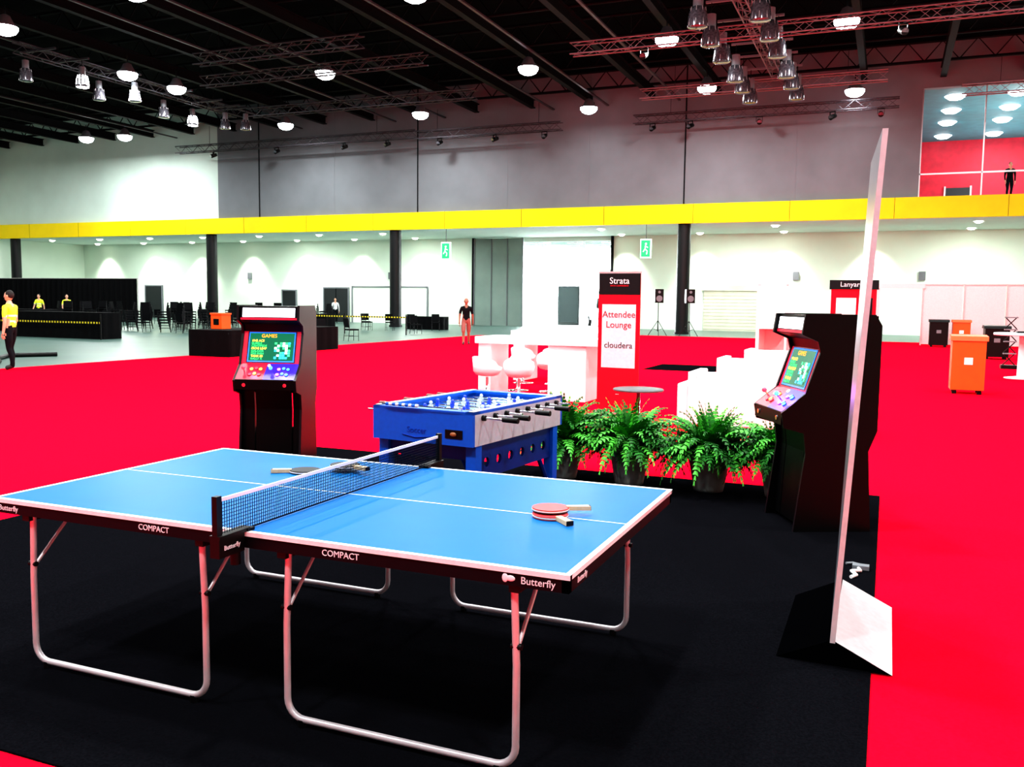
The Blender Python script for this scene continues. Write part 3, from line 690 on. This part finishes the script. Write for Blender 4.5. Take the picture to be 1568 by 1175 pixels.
# ---------------------------------------------------------------- people
def skin_mesh(J,E,root):
    names=list(J);me=bpy.data.meshes.new('sk');me.from_pydata([J[k][0] for k in names],[(names.index(a),names.index(c)) for a,c,_ in E],[])
    o=bpy.data.objects.new('sk',me);sc.collection.objects.link(o);md=o.modifiers.new('s','SKIN');md.use_smooth_shade=True
    for i,k in enumerate(names):
        r=J[k][1];r=(r,r) if not isinstance(r,tuple) else r
        me.skin_vertices[0].data[i].radius=r;me.skin_vertices[0].data[i].use_root=(k==root)
    ss=o.modifiers.new('d','SUBSURF');ss.levels=2;ss.render_levels=2
    bpy.context.view_layer.update();e=o.evaluated_get(bpy.context.evaluated_depsgraph_get());m=e.to_mesh()
    vs=[v.co.copy() for v in m.vertices];fs=[tuple(p.vertices) for p in m.polygons];e.to_mesh_clear();bpy.data.objects.remove(o)
    return vs,fs
def person(name,loc,rz,top,legm,skin,hair,short=False,vest=None,stride=.25,bald=False,longsleeve=False,arm=.12):
    b=B();st=stride
    J={'pel':((0,0,.96),(.15,.11)),'sp':((0,0,1.12),(.14,.10)),'ch':((0,0,1.3),(.165,.115)),'uc':((0,.01,1.42),(.13,.09)),'nk':((0,.0,1.50),.058),'hd':((0,-.01,1.60),.06)}
    E=[('pel','sp',top),('sp','ch',top),('ch','uc',top),('uc','nk',skin),('nk','hd',skin)]
    for s,n in((-1,'l'),(1,'r')):
        sw=s*arm
        J['sh'+n]=((s*.17,.01,1.42),.07);J['ua'+n]=((s*.225,.0+sw*.3,1.27),.058);J['em'+n]=((s*.235,sw*.4,1.2),.05);J['el'+n]=((s*.25,sw*.5+.01,1.12),.042)
        J['wr'+n]=((s*.26,-.06+sw*1.2,.88),.03);J['pa'+n]=((s*.262,-.075+sw*1.3,.80),(.022,.038))
        E+=[('uc','sh'+n,top),('sh'+n,'ua'+n,top),('ua'+n,'em'+n,top),('em'+n,'el'+n,top if longsleeve else skin),('el'+n,'wr'+n,top if longsleeve else skin),('wr'+n,'pa'+n,skin)]
        f=-s*st
        J['hp'+n]=((s*.09,0,.9),.10);J['th'+n]=((s*.1,-f*.35-.01,.70),.092 if not short else .098);J['kn'+n]=((s*.1,-f*.5-.03,.52),.064 if not short else .085)
        J['kb'+n]=((s*.1,-f*.5-.025,.47),.06 if not short else .052);J['cf'+n]=((s*.1,-f*.6+.02,.34),.056);J['an'+n]=((s*.1,-f*.9+.02,.09),.04 if short else .048);J['to'+n]=((s*.12,-f*.9-.15,.04),(.042,.03))
        E+=[('pel','hp'+n,legm),('hp'+n,'th'+n,legm),('th'+n,'kn'+n,legm),('kn'+n,'kb'+n,skin if short else legm),('kb'+n,'cf'+n,skin if short else legm),('cf'+n,'an'+n,skin if short else legm),('an'+n,'to'+n,SHOE)]
    vs,fs=skin_mesh(J,E,'pel')
    segs=[(Vector(J[a][0]),Vector(J[c][0]),m) for a,c,m in E]
    mi=[]
    for f in fs:
        c=sum((vs[i] for i in f),Vector())/len(f);best=None
        for a,d,m in segs:
            t=max(0,min(1,(c-a).dot(d-a)/(d-a).length_squared));q=(a+(d-a)*t-c).length
            if best is None or q<best[0]:best=(q,m)
        m=best[1]
        if vest and m is top and abs(c.x)<.25 and (1.08<c.z<1.12 or 1.2<c.z<1.24): m=REFL
        mi.append(b.mi(m))
    b.add(vs,fs,mi,True)
    for s,n in((-1,'l'),(1,'r')):
        p=Vector(J['pa'+n][0])
        for k in range(4):
            y=p.y-.03+k*.02;L=(.065,.078,.072,.055)[k];b.tube([(p.x,y,p.z-.02),(p.x-s*.004,y,p.z-.02-L*.55),(p.x-s*.02,y+.004,p.z-.02-L)],[.0095,.009,.007],skin,6)
        b.tube([(p.x-s*.01,p.y-.025,p.z+.02),(p.x-s*.025,p.y-.05,p.z-.015),(p.x-s*.03,p.y-.052,p.z-.045)],[.011,.010,.008],skin,6)
    b.ell((0,-.01,1.675),(.076,.095,.115),skin,18,12);b.ell((0,-.03,1.62),(.06,.07,.07),skin,14,8)
    b.prism([(-.10,1.69),(-.128,1.645),(-.10,1.64)],-.012,.012,skin);b.box(-.025,.025,-.104,-.095,1.60,1.608,RRED)
    for s in(-1,1): b.ell((s*.03,-.094,1.685),(.012,.008,.007),WHT,8,5);b.ell((s*.03,-.100,1.685),(.005,.005,.005),HAIR,6,4);b.ell((s*.077,0,1.67),(.012,.022,.032),skin,8,6)
    if not bald: b.ell((0,.012,1.70),(.082,.096,.108),hair,16,10)
    else: b.ell((0,.008,1.70),(.0775,.094,.097),skin,16,10)
    zm=min(v[2] for v in b.v);b.v=[(x,y,z-zm) for x,y,z in b.v]
    o=b.build(name,loc,rz);return o
person('walking_man',(-15,31.25,.006),26,TSH,SHORT,SKIN,HAIR,short=True,stride=.22,bald=True,arm=.15)
person('hi_vis_worker',(-18.3,14.35,.006),-70,VEST,TROU,SKIN2,HAIR,vest=True,stride=.08,arm=.05)
person('hi_vis_worker',(-46,38,0),20,VEST,TROU,SKIN2,HAIR,vest=True,stride=.1);person('hi_vis_worker',(-44,38.2,0),60,VEST,TROU,SKIN2,HAIR,vest=True,stride=.1)
person('standing_man',(-36.2,54,0),30,SHIRTW,TROU,SKIN2,HAIR,stride=.08,longsleeve=True)
person('balcony_visitor',(5.2,51,7.05),10,TSH,TROU,SKIN2,HAIR,stride=.05,longsleeve=True)

# ---------------------------------------------------------------- world + camera
w=bpy.data.worlds.new('world');sc.world=w;w.use_nodes=True
w.node_tree.nodes['Background'].inputs[0].default_value=(.92,.98,1,1);w.node_tree.nodes['Background'].inputs[1].default_value=40
p,r,t0=.091,.0122,-.3957
F=Vector((0,math.cos(p),-math.sin(p)));R=Vector((1,0,0));U=Vector((0,math.sin(p),math.cos(p)))
R,U=math.cos(r)*R+math.sin(r)*U,-math.sin(r)*R+math.cos(r)*U
ct,st=math.cos(t0),math.sin(t0)
rot=lambda d:Vector((d.x*ct+d.y*st,-d.x*st+d.y*ct,d.z))
R,U,F=rot(R),rot(U),rot(F)
cd=bpy.data.cameras.new('camera');co=bpy.data.objects.new('camera',cd);sc.collection.objects.link(co)
M=Matrix((( R.x,U.x,-F.x,0),(R.y,U.y,-F.y,0),(R.z,U.z,-F.z,1.6624+.014),(0,0,0,1)));co.matrix_world=M
cd.sensor_width=36;cd.lens=1401.6/1600*36;cd.clip_end=300;cd.clip_start=.05
sc.camera=co
